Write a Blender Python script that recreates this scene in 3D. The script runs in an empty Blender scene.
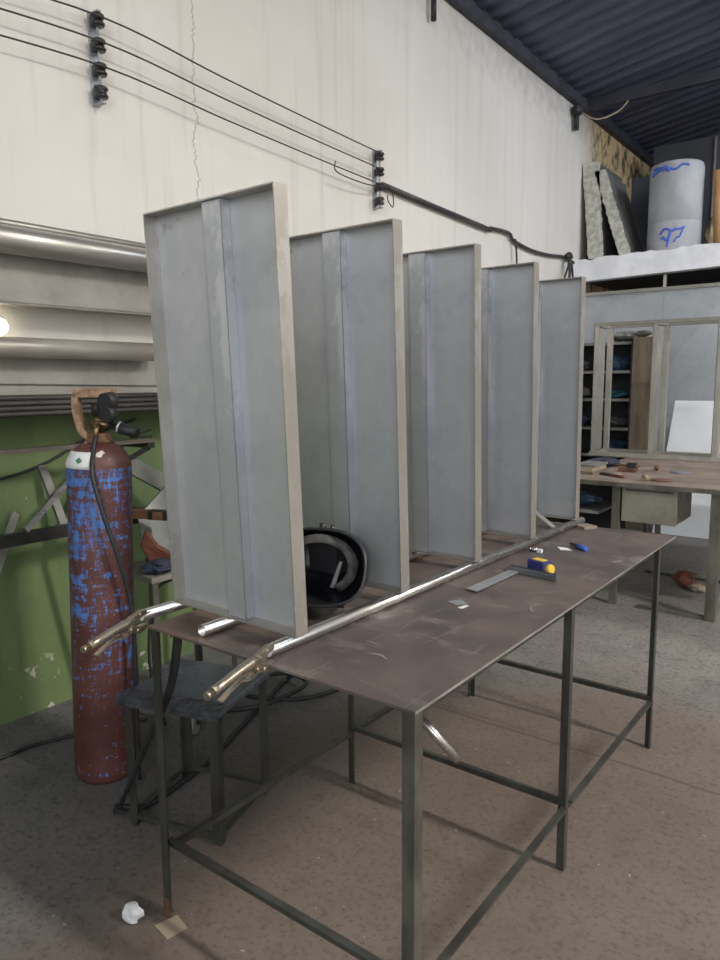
import bpy, bmesh, math, random
from mathutils import Vector, Matrix, Euler
random.seed(7)
sc = bpy.context.scene
col = sc.collection
PI = math.pi

# ------------------------------------------------------------------ materials
MATS = {}
class NT:
    def __init__(s, name):
        s.m = bpy.data.materials.new(name); s.m.use_nodes = True
        s.t = s.m.node_tree; s.t.nodes.clear()
        s.out = s.n('ShaderNodeOutputMaterial'); s.b = s.n('ShaderNodeBsdfPrincipled')
        s.l(s.b.outputs[0], s.out.inputs[0])
        s.tc = s.n('ShaderNodeTexCoord')
    def n(s, k): return s.t.nodes.new(k)
    def l(s, a, b): s.t.links.new(a, b)
    def setin(s, inp, v):
        if hasattr(v, 'is_linked') or hasattr(v, 'links'): s.l(v, inp)
        elif isinstance(v, tuple) and len(v) == 3 and inp.type == 'RGBA': inp.default_value = (*v, 1)
        else: inp.default_value = v
    def coords(s, scale=(1, 1, 1), src='Object', loc=(0, 0, 0)):
        mp = s.n('ShaderNodeMapping'); s.l(s.tc.outputs[src], mp.inputs[0])
        mp.inputs['Scale'].default_value = scale; mp.inputs['Location'].default_value = loc
        return mp.outputs[0]
    def noise(s, vec, scale=5, detail=5, rough=.55, dist=0):
        n = s.n('ShaderNodeTexNoise'); s.l(vec, n.inputs['Vector'])
        n.inputs['Scale'].default_value = scale; n.inputs['Detail'].default_value = detail
        n.inputs['Roughness'].default_value = rough; n.inputs['Distortion'].default_value = dist
        return n.outputs[0]
    def ramp(s, v, a, b, ca=0., cb=1.):
        n = s.n('ShaderNodeMapRange'); n.clamp = True; n.interpolation_type = 'SMOOTHSTEP'
        s.setin(n.inputs[0], v)
        for i, x in enumerate((a, b, ca, cb)): n.inputs[1 + i].default_value = x
        return n.outputs[0]
    def math(s, op, a, b=0., c=0.):
        n = s.n('ShaderNodeMath'); n.operation = op
        s.setin(n.inputs[0], a); s.setin(n.inputs[1], b)
        if op == 'MULTIPLY_ADD': s.setin(n.inputs[2], c)
        return n.outputs[0]
    def mix(s, f, a, b, mode='MIX'):
        n = s.n('ShaderNodeMix'); n.data_type = 'RGBA'; n.blend_type = mode
        s.setin(n.inputs[0], f); s.setin(n.inputs[6], a); s.setin(n.inputs[7], b)
        return n.outputs[2]
    def xyz(s, src='Object'):
        n = s.n('ShaderNodeSeparateXYZ'); s.l(s.tc.outputs[src], n.inputs[0]); return n.outputs
    def fin(s, colr, rough=.5, metal=0., bump=None, bstr=.2, bdist=.01, spec=.5):
        s.setin(s.b.inputs['Base Color'], colr); s.setin(s.b.inputs['Roughness'], rough)
        s.setin(s.b.inputs['Metallic'], metal); s.b.inputs['Specular IOR Level'].default_value = spec
        if bump is not None:
            b = s.n('ShaderNodeBump'); b.inputs['Strength'].default_value = bstr; b.inputs['Distance'].default_value = bdist
            s.l(bump, b.inputs['Height']); s.l(b.outputs[0], s.b.inputs['Normal'])
        return s.m

def mat(key, c1, c2=None, scale=6, rough=.5, metal=0., stretch=(1, 1, 1), lo=.35, hi=.65, bump=.0, rv=.08, spec=.5):
    if key in MATS: return MATS[key]
    t = NT(key); v = t.coords(stretch)
    c2 = c2 or tuple(x * .75 for x in c1)
    n = t.noise(v, scale)
    f = t.ramp(n, lo, hi)
    r = t.ramp(t.noise(v, scale * 2.3), .3, .7, max(.03, rough - rv), min(1, rough + rv))
    MATS[key] = t.fin(t.mix(f, c1, c2), r, metal, n if bump else None, bump, .004, spec)
    return MATS[key]

def wall_mat():
    t = NT('wall_paint'); x, y, z = t.xyz()
    o = t.coords()
    big = t.noise(o, .7, 4); fine = t.noise(o, 9, 6)
    streak = t.noise(t.coords((1, 5, .22)), 1.6, 6, .6)
    streak2 = t.noise(t.coords((1, 22, .3), loc=(3, 1, 5)), 1.0, 4, .6)
    white = t.mix(t.ramp(big, .35, .7), (.80, .775, .715), (.72, .685, .62))
    white = t.mix(t.math('MULTIPLY', t.ramp(streak, .52, .72), .35), white, (.47, .44, .40))
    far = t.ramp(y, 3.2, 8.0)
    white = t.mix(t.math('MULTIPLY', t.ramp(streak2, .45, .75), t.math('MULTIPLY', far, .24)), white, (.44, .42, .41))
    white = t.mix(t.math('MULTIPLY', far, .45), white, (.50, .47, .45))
    # damp and mould below the roof at the far end
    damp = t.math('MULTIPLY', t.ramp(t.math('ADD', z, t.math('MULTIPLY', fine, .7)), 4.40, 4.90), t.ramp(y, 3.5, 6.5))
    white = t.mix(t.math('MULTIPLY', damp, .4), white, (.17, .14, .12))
    mould = t.math('MULTIPLY', t.ramp(y, 7.9, 8.6), t.ramp(t.noise(t.coords((1, 1.4, 1.0)), 3.2, 9, .75), .47, .60))
    yel = t.mix(mould, (.62, .47, .26), (.08, .065, .05))
    white = t.mix(t.ramp(y, 8.15, 8.8), white, yel)
    # cracks
    def crack(y0, za, zb, w):
        wob = t.math('MULTIPLY', t.math('SUBTRACT', t.noise(t.coords((0, 0, 1), loc=(y0, 0, 0)), 5, 8, .7), .5), .22)
        d = t.math('ABSOLUTE', t.math('SUBTRACT', t.math('ADD', y, wob), y0))
        m = t.math('MULTIPLY', t.ramp(d, w * .4, w, 1, 0), t.math('MULTIPLY', t.ramp(z, za, za + .1), t.ramp(z, zb - .1, zb, 1, 0)))
        return m
    white = t.mix(t.math('MULTIPLY', crack(2.68, 2.35, 3.7, .006), .55), white, (.22, .20, .18))
    # green dado
    gn = t.ramp(t.noise(t.coords((1, 1.5, 1)), 1.3, 5), .32, .68)
    green = t.mix(gn, (.112, .165, .078), (.165, .215, .090))
    green = t.mix(t.math('MULTIPLY', t.ramp(t.noise(t.coords((1, 3, .8)), 2.5, 6), .55, .75), .5), green, (.055, .088, .048))
    peel = t.math('MULTIPLY', t.ramp(t.noise(o, 11, 7, .65), .60, .63), t.ramp(z, .18, .32, 1, 0))
    green = t.mix(peel, green, (.52, .49, .42))
    speck = t.ramp(t.noise(o, 42, 3), .735, .755)
    green = t.mix(t.math('MULTIPLY', speck, .8), green, (.55, .55, .48))
    edge = t.math('ADD', z, t.math('MULTIPLY', t.math('SUBTRACT', fine, .5), .02))
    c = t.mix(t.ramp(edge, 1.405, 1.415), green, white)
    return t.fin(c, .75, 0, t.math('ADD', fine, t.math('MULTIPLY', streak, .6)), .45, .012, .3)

def floor_mat():
    t = NT('concrete_floor'); x, y, z = t.xyz(); o = t.coords()
    a = t.noise(o, 1.1, 8, .62); b = t.noise(o, 12, 10, .75); c = t.noise(o, 48, 5, .75)
    colr = t.mix(t.ramp(a, .35, .66), (.245, .227, .211), (.165, .152, .141))
    colr = t.mix(t.math('MULTIPLY', t.ramp(b, .47, .66), .5), colr, (.085, .078, .073))
    colr = t.mix(t.math('MULTIPLY', t.ramp(c, .5, .66), .7), colr, (.045, .042, .041))
    colr = t.mix(t.math('MULTIPLY', t.ramp(c, .40, .30), .5), colr, (.30, .285, .265))
    # rusty brown dust around the bench
    dx = t.math('DIVIDE', t.math('ADD', x, 1.0), 1.15); dy = t.math('DIVIDE', t.math('SUBTRACT', y, 1.9), 1.7)
    r = t.math('ADD', t.math('ADD', t.math('MULTIPLY', dx, dx), t.math('MULTIPLY', dy, dy)), t.math('MULTIPLY', t.math('SUBTRACT', a, .5), 2.2))
    colr = t.mix(t.math('MULTIPLY', t.ramp(r, .45, 1.25, 1, 0), .62), colr, (.115, .075, .052))
    # shade left of the bench, painted in as a darker bluish strip
    colr = t.mix(t.math('MULTIPLY', t.ramp(t.math('ADD', x, t.math('MULTIPLY', a, .8)), -1.75, -1.0, 1, 0), .35), colr, (.062, .062, .066))
    spk = t.ramp(t.noise(t.coords(loc=(7, 3, 1)), 34, 2, .4), .755, .775)
    colr = t.mix(t.math('MULTIPLY', spk, .55), colr, (.48, .46, .43))
    wob = t.math('MULTIPLY', t.math('SUBTRACT', t.noise(o, 3, 5), .5), .03)
    j = t.ramp(t.math('ABSOLUTE', t.math('SUBTRACT', t.math('ADD', y, wob), 2.75)), .004, .012, 1, 0)
    colr = t.mix(t.math('MULTIPLY', j, .55), colr, (.06, .05, .045))
    hgt = t.math('ADD', b, t.math('MULTIPLY', c, .5))
    return t.fin(colr, t.ramp(a, .3, .7, .62, .8), 0, hgt, .35, .006, .35)

def tabletop_mat():
    t = NT('bench_steel'); o = t.coords()
    a = t.noise(o, 2.8, 9, .68); b = t.noise(t.coords((1.0, 3, 1)), 5, 8, .7); s = t.noise(o, 24, 6, .75); xx = t.xyz()[0]
    c = t.mix(t.ramp(a, .35, .66), (.090, .074, .073), (.170, .134, .118))
    c = t.mix(t.math('MULTIPLY', t.ramp(b, .54, .68), .75), c, (.225, .192, .17))
    c = t.mix(t.math('MULTIPLY', t.ramp(s, .58, .70), .4), c, (.05, .04, .04))
    c = t.mix(t.math('MULTIPLY', t.ramp(t.noise(t.coords((1, 1, 1), loc=(4, 2, 0)), 3.1, 7, .7), .57, .66), .65), c, (.30, .275, .25))
    c = t.mix(t.math('MULTIPLY', t.ramp(t.math('ADD', xx, t.math('MULTIPLY', a, .5)), -.10, .22, 1, 0), .65), c, (.155, .098, .066))
    scr = t.noise(t.coords((26, 1.3, 1)), 2.0, 3)
    c = t.mix(t.math('MULTIPLY', t.ramp(scr, .66, .72), .22), c, (.42, .39, .36))
    return t.fin(c, t.ramp(a, .3, .7, .36, .56), .25, s, .12, .003)

def cylinder_mat():
    t = NT('flaking_cylinder_paint'); x, y, z = t.xyz()
    v = t.coords((1.3, 1.3, .40)); h = t.coords((.5, .5, 3.2), loc=(2, 0, 0))
    n1 = t.noise(v, 36, 9, .85); n2 = t.noise(h, 17, 8, .8); n3 = t.noise(t.coords(), 5, 5)
    rust = t.mix(t.ramp(n3, .3, .7), (.068, .022, .019), (.125, .045, .036))
    low = t.ramp(z, .1, .8, -.045, .03)
    top = t.ramp(z, 1.12, 1.21, 0, .05)
    thr = t.math('ADD', t.math('ADD', n1, t.math('MULTIPLY', t.math('SUBTRACT', n2, .5), .75)), t.math('ADD', t.math('ADD', low, top), t.math('MULTIPLY', t.math('SUBTRACT', n3, .5), .45)))
    blue = t.mix(t.ramp(n1, .45, .7), (.055, .14, .42), (.085, .25, .60))
    m = t.math('MULTIPLY', t.ramp(thr, .575, .595), t.ramp(z, 1.205, 1.212, 1, 0))
    c = t.mix(m, rust, blue)
    wsp = t.math('MULTIPLY', t.ramp(t.noise(t.coords(loc=(1, 1, 9)), 21, 3), .64, .66), t.ramp(z, 1.215, 1.225))
    c = t.mix(wsp, c, (.62, .58, .52))
    c = t.mix(t.math('MULTIPLY', t.ramp(t.noise(t.coords((1, 1, 2)), 40, 4), .66, .70), .5), c, (.42, .36, .34))
    return t.fin(c, .5, 0, thr, .2, .003)

def zinc(key, c1, c2, rough=.42, metal=.65, patch=0.0):
    if key in MATS: return MATS[key]
    t = NT(key); o = t.coords()
    vo = t.n('ShaderNodeTexVoronoi'); t.l(t.coords((1, 1, .8)), vo.inputs['Vector']); vo.inputs['Scale'].default_value = 38
    sp = t.n('ShaderNodeSeparateColor'); t.l(vo.outputs['Color'], sp.inputs[0])
    n = t.noise(o, 3.0, 6, .6)
    c = t.mix(t.ramp(n, .3, .7), c1, c2)
    c = t.mix(t.math('MULTIPLY', sp.outputs[0], .16), c, tuple(min(1, k * 1.25) for k in c1))
    if patch:
        p = t.ramp(t.noise(t.coords((1, 1, .6), loc=(3, 1, 2)), 4.5, 7, .68), .53, .57)
        c = t.mix(t.math('MULTIPLY', p, patch), c, (.66, .66, .68))
    d = t.ramp(t.noise(t.coords((1, 1, 1), loc=(9, 4, 2)), 13, 5, .65), .66, .74)
    c = t.mix(t.math('MULTIPLY', d, .35), c, (.12, .12, .12))
    r = t.ramp(n, .3, .7, rough - .06, rough + .1)
    MATS[key] = t.fin(c, r, metal)
    return MATS[key]

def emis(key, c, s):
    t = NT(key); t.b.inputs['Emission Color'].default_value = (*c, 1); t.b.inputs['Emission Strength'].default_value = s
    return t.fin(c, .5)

M_wall, M_floor, M_top, M_cyl = wall_mat(), floor_mat(), tabletop_mat(), cylinder_mat()
Z_sheet = zinc('galvanised_sheet', (.535, .545, .565), (.44, .45, .468), .45, .5)
Z_stiff = zinc('galvanised_channel', (.52, .53, .56), (.42, .435, .465), .40, .5, .6)
Z_edge = zinc('galvanised_edge', (.50, .475, .435), (.38, .355, .315), .36, .7, .3)
Z_frame = zinc('galvanised_frame', (.46, .44, .39), (.33, .315, .285), .42, .5, .15)
Z_wall = zinc('galvanised_partition', (.44, .47, .50), (.37, .40, .43), .5, .4)
Z_rack = zinc('stock_steel', (.36, .345, .315), (.24, .225, .20), .42, .6)
Z_rackdull = zinc('stock_steel_dull', (.335, .322, .29), (.25, .24, .215), .6, .3)
M_chrome = mat('polished_tube', (.56, .54, .52), (.46, .44, .415), 9, .28, .95, (1, .2, 1))
M_pipe = mat('dusty_pipe', (.64, .59, .52), (.45, .41, .35), 7, .42, .6, (1, .3, 1))
M_tube_in = mat('tube_inside', (.05, .047, .045), None, 9, .5, .6)
M_leg = mat('dark_angle_iron', (.075, .078, .068), (.045, .043, .038), 9, .48, .35, (1, 1, .4))
M_leglight = mat('worn_angle_iron', (.17, .165, .135), (.085, .08, .065), 8, .5, .35, (1, 1, .4))
M_legnear = mat('near_angle_iron', (.125, .122, .10), (.065, .06, .05), 12, .48, .35, (1, 1, .5))
M_rust = mat('rusty_steel', (.20, .10, .055), (.11, .05, .03), 20, .7, .2)
M_rustlight = mat('rusty_guard', (.40, .27, .17), (.17, .085, .05), 26, .7, .15)
M_plier = mat('nickel_pliers', (.52, .465, .375), (.44, .38, .295), 10, .32, .95)
M_black = mat('black_rubber', (.014, .014, .016), (.024, .024, .026), 12, .5, 0)
M_helm = mat('black_helmet_shell', (.010, .011, .015), (.015, .016, .02), 6, .28, 0)
M_helmrim = mat('helmet_rim', (.04, .041, .045), (.025, .025, .028), 8, .35, 0)
M_strap = mat('grey_headband', (.10, .098, .09), (.035, .035, .033), 30, .7)
M_lens = mat('helmet_lens', (.42, .37, .38), (.30, .27, .28), 6, .25)
M_seat = mat('dark_stool_cover', (.085, .098, .118), (.135, .155, .18), 7, .34, .15, (1, 1, 1), bump=.3)
M_iron = mat('black_iron', (.022, .021, .021), (.04, .038, .035), 9, .5, .3)
M_ceram = mat('brown_black_ceramic', (.016, .014, .015), (.03, .026, .026), 10, .28)
M_wire = mat('dark_wire', (.035, .03, .028), (.05, .045, .04), 10, .6)
M_bracket = mat('painted_bracket', (.42, .44, .47), (.30, .31, .33), 14, .5, .3)
M_conduit = mat('dusty_conduit', (.035, .035, .035), (.09, .088, .08), 10, .55, 0, (1, .3, 1), .5, .7)
M_roof = mat('dark_roof_sheet', (.105, .113, .168), (.070, .076, .115), 3, .55, .25, (.3, 2, 1))
M_beam = mat('dark_roof_steel', (.035, .037, .050), (.055, .057, .072), 5, .6, .2)
M_slab = mat('whitewashed_concrete', (.88, .89, .92), (.76, .77, .81), 5, .8, 0, bump=.3)
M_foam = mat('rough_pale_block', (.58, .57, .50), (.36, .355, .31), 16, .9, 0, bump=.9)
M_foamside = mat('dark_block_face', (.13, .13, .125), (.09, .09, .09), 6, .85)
M_darkbox = mat('dark_sheet', (.060, .064, .075), (.045, .048, .058), 4, .7)
M_wood = mat('brown_board', (.20, .155, .115), (.125, .095, .07), 5, .75, 0, (3, 1, .5))
M_shelf = mat('dark_shelf', (.035, .036, .042), (.022, .022, .027), 6, .7)
M_shelfedge = mat('grey_shelf_edge', (.21, .205, .20), (.13, .125, .12), 12, .6)
M_white = mat('white_board', (.80, .82, .86), (.75, .77, .82), 3, .45)
M_bench2 = mat('far_bench_top', (.27, .215, .175), (.18, .14, .115), 5, .6, .1, bump=.1)
M_drawer = mat('olive_drawer', (.28, .27, .225), (.20, .19, .155), 5, .5, .2)
M_drawerdark = mat('olive_drawer_side', (.15, .13, .10), (.11, .095, .075), 5, .5, .1)
M_navy = mat('navy_plastic', (.022, .028, .13), (.03, .035, .16), 8, .4)
M_yellow = mat('yellow_plastic', (.75, .52, .06), (.68, .46, .05), 8, .45)
M_blue = mat('blue_plastic', (.04, .09, .42), (.05, .11, .48), 8, .4)
M_paper = mat('white_paper', (.74, .74, .74), (.62, .63, .65), 12, .8)
M_card = mat('tan_card', (.34, .28, .20), (.28, .225, .16), 10, .85)
M_orange = mat('orange_casing', (.17, .055, .032), (.11, .038, .025), 12, .6)
M_rag = mat('dark_rag', (.022, .028, .055), (.045, .05, .075), 16, .9, 0, bump=.6)
M_palecase = mat('pale_grey_plate', (.34, .36, .33), (.22, .24, .22), 4, .5)
M_brass = mat('old_brass', (.30, .20, .10), (.16, .105, .055), 20, .4, .8)
M_greenlogo = mat('green_print', (.05, .20, .10), (.05, .20, .10), 5, .7)
M_red = mat('dull_red_plastic', (.19, .075, .06), (.15, .065, .05), 10, .6)
M_chalk = mat('chalk_mark', (.30, .275, .255), (.22, .20, .185), 30, .9)
M_barrel = mat('grey_blue_barrel', (.42, .43, .445), (.33, .34, .36), 5, .7, 0, (1, 1, .5))
M_bscrib = mat('blue_scribble', (.06, .12, .50), (.08, .16, .58), 9, .6)
M_pole = mat('orange_brown_pole', (.45, .25, .11), (.36, .19, .08), 8, .6)
M_ruler = mat('steel_blade', (.46, .47, .48), (.37, .38, .40), 12, .4, .6, (.3, 3, 1))
M_stock = mat('dark_square_stock', (.19, .20, .215), (.14, .15, .16), 12, .4, .5)

# ------------------------------------------------------------------ builders
ORG = {}
def org(p): return ORG.get(p.name, Vector((0, 0, 0))) if p is not None else Vector((0, 0, 0))
def tag(o, label=None, cat=None, group=None, kind=None):
    if label: o['label'] = label
    if cat: o['category'] = cat
    if group: o['group'] = group
    if kind: o['kind'] = kind
    return o
def empty(name, loc, label=None, cat=None, group=None, rot=None):
    o = bpy.data.objects.new(name, None); o.empty_display_size = .1
    o.location = loc; col.objects.link(o); ORG[o.name] = Vector(loc)
    if rot: o.rotation_euler = rot; ORG[o.name] = Vector((0, 0, 0))
    return tag(o, label, cat, group)

class MB:
    """collects shapes, then links them as ONE mesh object"""
    def __init__(s): s.v = []; s.f = []; s.sm = []
    def add(s, vs, fs, smooth=False):
        k = len(s.v); s.v += [Vector(p) for p in vs]
        for f in fs: s.f.append([i + k for i in f]); s.sm.append(smooth)
        return s
    def box(s, a, b):
        (x0, y0, z0), (x1, y1, z1) = a, b
        vs = [(x0, y0, z0), (x1, y0, z0), (x1, y1, z0), (x0, y1, z0), (x0, y0, z1), (x1, y0, z1), (x1, y1, z1), (x0, y1, z1)]
        return s.add(vs, [(0, 3, 2, 1), (4, 5, 6, 7), (0, 1, 5, 4), (1, 2, 6, 5), (2, 3, 7, 6), (3, 0, 4, 7)])
    def bar(s, p, q, w, h, up=(0, 0, 1)):
        p, q = Vector(p), Vector(q); d = (q - p).normalized(); u = Vector(up)
        if abs(d.dot(u)) > .99: u = Vector((0, 1, 0))
        r = d.cross(u).normalized(); u = r.cross(d).normalized()
        vs = []
        for c in (p, q):
            for a, b in ((-1, -1), (1, -1), (1, 1), (-1, 1)): vs.append(c + r * a * w / 2 + u * b * h / 2)
        return s.add(vs, [(0, 3, 2, 1), (4, 5, 6, 7), (0, 1, 5, 4), (1, 2, 6, 5), (2, 3, 7, 6), (3, 0, 4, 7)])
    def tube(s, pts, r, n=12, caps=True):
        pts = [Vector(p) for p in pts]; rs = r if isinstance(r, (list, tuple)) else [r] * len(pts)
        vs = []; prev = None
        for i, p in enumerate(pts):
            d = (pts[min(i + 1, len(pts) - 1)] - pts[max(i - 1, 0)]).normalized()
            if prev is None:
                u = Vector((0, 0, 1)) if abs(d.z) < .9 else Vector((1, 0, 0))
                a = d.cross(u).normalized()
            else: a = (prev - d * prev.dot(d)).normalized()
            prev = a; b = d.cross(a)
            for k in range(n):
                t = 2 * PI * k / n; vs.append(p + (a * math.cos(t) + b * math.sin(t)) * rs[i])
        fs = [(i * n + k, i * n + (k + 1) % n, (i + 1) * n + (k + 1) % n, (i + 1) * n + k) for i in range(len(pts) - 1) for k in range(n)]
        s.add(vs, fs, True)
        if caps:
            k = len(s.v) - len(vs)
            s.f.append([k + i for i in range(n)][::-1]); s.sm.append(False)
            s.f.append([k + (len(pts) - 1) * n + i for i in range(n)]); s.sm.append(False)
        return s
    def pipe(s, p, q, ro, ri, n=24):
        """hollow tube"""
        p, q = Vector(p), Vector(q); d = (q - p).normalized()
        u = Vector((0, 0, 1)) if abs(d.z) < .9 else Vector((1, 0, 0)); a = d.cross(u).normalized(); b = d.cross(a)
        vs = []
        for c, r in ((p, ro), (q, ro), (q, ri), (p, ri)):
            for k in range(n):
                t = 2 * PI * k / n; vs.append(c + (a * math.cos(t) + b * math.sin(t)) * r)
        fs = [(j * n + k, j * n + (k + 1) % n, ((j + 1) % 4) * n + (k + 1) % n, ((j + 1) % 4) * n + k) for j in range(4) for k in range(n)]
        k0 = len(s.v); s.add(vs, fs, True)
        return s
    def lathe(s, prof, n=32, c=(0, 0, 0), cap=True):
        vs = [(c[0] + r * math.cos(2 * PI * k / n), c[1] + r * math.sin(2 * PI * k / n), c[2] + z) for r, z in prof for k in range(n)]
        fs = [(i * n + k, i * n + (k + 1) % n, (i + 1) * n + (k + 1) % n, (i + 1) * n + k) for i in range(len(prof) - 1) for k in range(n)]
        k = len(s.v); s.add(vs, fs, True)
        if cap:
            s.f.append([k + i for i in range(n)][::-1]); s.sm.append(False)
            s.f.append([k + (len(prof) - 1) * n + i for i in range(n)]); s.sm.append(False)
        return s
    def prism(s, pts, off):
        """pts: planar loop of 3-D points, extruded by off"""
        pts = [Vector(p) for p in pts]; o = Vector(off); n = len(pts)
        return s.add(pts + [p + o for p in pts], [list(range(n))[::-1], [n + i for i in range(n)]] + [(i, (i + 1) % n, n + (i + 1) % n, n + i) for i in range(n)])
    def lump(s, c, r, seed=0, n=10, k=.25):
        rnd = random.Random(seed); c = Vector(c); vs = []; m = n // 2 + 2
        for i in range(m):
            th = PI * i / (m - 1)
            for j in range(n):
                ph = 2 * PI * j / n; q = 1 + (rnd.random() - .5) * 2 * k if 0 < i < m - 1 else 1
                vs.append(c + Vector((r[0] * math.sin(th) * math.cos(ph) * q, r[1] * math.sin(th) * math.sin(ph) * q, r[2] * math.cos(th))))
        fs = [(i * n + j, (i + 1) * n + j, (i + 1) * n + (j + 1) % n, i * n + (j + 1) % n) for i in range(m - 1) for j in range(n)]
        return s.add(vs, fs, False)
    def grid(s, fn, nu, nv, smooth=True):
        vs = [fn(i / nu, j / nv) for i in range(nu + 1) for j in range(nv + 1)]
        fs = [(i * (nv + 1) + j, (i + 1) * (nv + 1) + j, (i + 1) * (nv + 1) + j + 1, i * (nv + 1) + j + 1) for i in range(nu) for j in range(nv)]
        return s.add(vs, fs, smooth)
    def angle(s, x, y, z0, z1, sx, sy, w=.035, t=.004):
        """L-profile upright, heel at (x,y), flanges running to sx / sy"""
        pts = [(0, 0), (w, 0), (w, t), (t, t), (t, w), (0, w)]
        L = [(x + sx * a, y + sy * b, z0) for a, b in pts]
        if sx * sy < 0: L = L[::-1]
        return s.prism(L, (0, 0, z1 - z0))
    def build(s, name, m, parent=None, bevel=0, thick=0):
        o0 = org(parent)
        me = bpy.data.meshes.new(name)
        me.from_pydata([v - o0 for v in s.v], [], s.f)
        for p, q in zip(me.polygons, s.sm): p.use_smooth = q
        bm = bmesh.new(); bm.from_mesh(me)
        bmesh.ops.remove_doubles(bm, verts=bm.verts, dist=1e-6)
        bmesh.ops.recalc_face_normals(bm, faces=bm.faces); bm.to_mesh(me); bm.free()
        me.materials.append(m)
        o = bpy.data.objects.new(name, me); col.objects.link(o)
        if parent is not None:
            o.parent = parent; ORG[o.name] = o0
        if thick:
            md = o.modifiers.new('thickness', 'SOLIDIFY'); md.thickness = thick; md.offset = 0
        if bevel:
            md = o.modifiers.new('bevel', 'BEVEL'); md.width = bevel; md.segments = 2; md.limit_method = 'ANGLE'
        return o

def struct(o): o['kind'] = 'structure'; return o
def smooth_path(pts, n=8):
    P = [Vector(p) for p in pts]; out = []
    for i in range(len(P) - 1):
        p0, p1, p2, p3 = P[max(i - 1, 0)], P[i], P[i + 1], P[min(i + 2, len(P) - 1)]
        for k in range(n):
            t = k / n
            out.append(.5 * ((2 * p1) + (p2 - p0) * t + (2 * p0 - 5 * p1 + 4 * p2 - p3) * t * t + (3 * p1 - p0 - 3 * p2 + p3) * t ** 3))
    out.append(P[-1]); return out
def copy_tree(o, parent=None):
    c = o.copy(); col.objects.link(c); c.parent = parent
    for ch in list(o.children): copy_tree(ch, c)
    return c

# ------------------------------------------------------------------ camera
cd = bpy.data.cameras.new('camera'); cam = bpy.data.objects.new('camera', cd); col.objects.link(cam)
pitch, roll, yaw = .1363, -.0063, .6498
F = Vector((-math.sin(yaw) * math.cos(pitch), math.cos(yaw) * math.cos(pitch), -math.sin(pitch)))
R = Vector((math.cos(yaw), math.sin(yaw), 0)); U = R.cross(F)
R2 = R * math.cos(roll) + U * math.sin(roll); U2 = U * math.cos(roll) - R * math.sin(roll)
mw = Matrix((R2, U2, -F)).transposed().to_4x4(); mw.translation = (0, 0, 1.51)
cam.matrix_world = mw
cd.sensor_fit = 'AUTO'; cd.sensor_width = 36; cd.lens = 718 / 960 * 36; cd.clip_start = .02
sc.camera = cam

# ------------------------------------------------------------------ room shell
XW, XR, YB, YF = -3.11, 6.0, 10.8, -5.0
struct(MB().box((XW - .15, YF - .15, -.1), (XR + .15, YB + .15, 0)).build('floor', M_floor))
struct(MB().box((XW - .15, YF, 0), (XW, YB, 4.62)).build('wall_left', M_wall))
M_rear = mat('rear_wall_paint', (.13, .135, .16), (.10, .105, .125), 2, .8)
M_grey = mat('side_wall_paint', (.42, .41, .39), (.34, .33, .31), 1.2, .8)
struct(MB().box((XW - .15, YB, 0), (XR, YB + .15, 6.1)).build('wall_back', M_rear))
struct(MB().box((XW - .15, YF - .15, 0), (XR, YF, 6.1)).build('wall_front', M_grey))
DY0, DY1, DZ = 2.0, 2.6, 4.4      # the gate in the right wall, standing ajar
m = MB().box((XR, YF - .15, 0), (XR + .15, DY0, 6.1)).box((XR, DY1, 0), (XR + .15, YB + .15, 6.1)).box((XR, DY0, DZ), (XR + .15, DY1, 6.1))
struct(m.build('wall_right', M_grey))
def roof_z(x): return 4.60 + .156 * (x - XW)
def roof(u, v):
    y = YF + (YB - YF) * u; x = XW - .10 + (XR - XW + .10) * v
    return Vector((x, y, roof_z(x) + .022 * max(-1, min(1, 1.9 * math.cos(2 * PI * y / .21)))))
struct(MB().grid(roof, 75 * 8, 1, False).build('ceiling', M_roof, thick=.006))
m = MB().box((XW, YF, 4.44), (XW + .07, YB, 4.53)).box((XW, YF, 4.53), (XW + .02, YB, 4.60))
struct(m.build('trim_1', M_beam)); 
struct(MB().bar((XW, 8.21, 4.50), (XR, 8.21, 4.50), .07, .10).build('trim_2', M_beam))
for k, x in enumerate((-1.2, .9, 3.2)):
    struct(MB().bar((x, YF, roof_z(x) - .075), (x, YB, roof_z(x) - .075), .06, .09).build('trim_%d' % (3 + k), M_beam))

# mezzanine slab with a ragged whitewashed front
rnd = random.Random(3)
N = 90; up = []; lo = []
X0s, X1s, YS = XW, 2.6, 8.08
for i in range(N + 1):
    x = X0s + (X1s - X0s) * i / N
    up.append((x, YS, 2.838 + .020 * min(1.2, x - X0s) + rnd.uniform(-.009, .009) - (.012 if rnd.random() > .8 else 0))); lo.append((x, YS, 2.60 + .022 * (x - X0s)))
struct(MB().prism(up + lo[::-1], (0, .14, 0)).build('trim_6', M_slab))
struct(MB().box((X0s, YS + .14, 2.64), (X1s, YB, 2.856)).build('trim_7', M_darkbox))

# ------------------------------------------------------------------ main work bench
TX0, TX1, TY0, TY1, TZ = -1.59, -.731, 1.1375, 3.145, .86
bench = empty('work_bench', ((TX0 + TX1) / 2, (TY0 + TY1) / 2, 0), 'long steel work bench with scuffed brown top, standing in the foreground', 'workbench')
top = MB().box((TX0, TY0, TZ - .006), (TX1, TY1, TZ)).build('bench_top', M_top, bench)
MB().box((TX1, TY0, TZ - .006), (TX1 + .0015, TY1, TZ)).build('lit_edge', mat('lit_steel_edge', (.40, .38, .35), (.26, .24, .22), 14, .4, .5, (1, .4, 1)), top)  # light catching the bench edge, put into the colour of a thin strip
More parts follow.
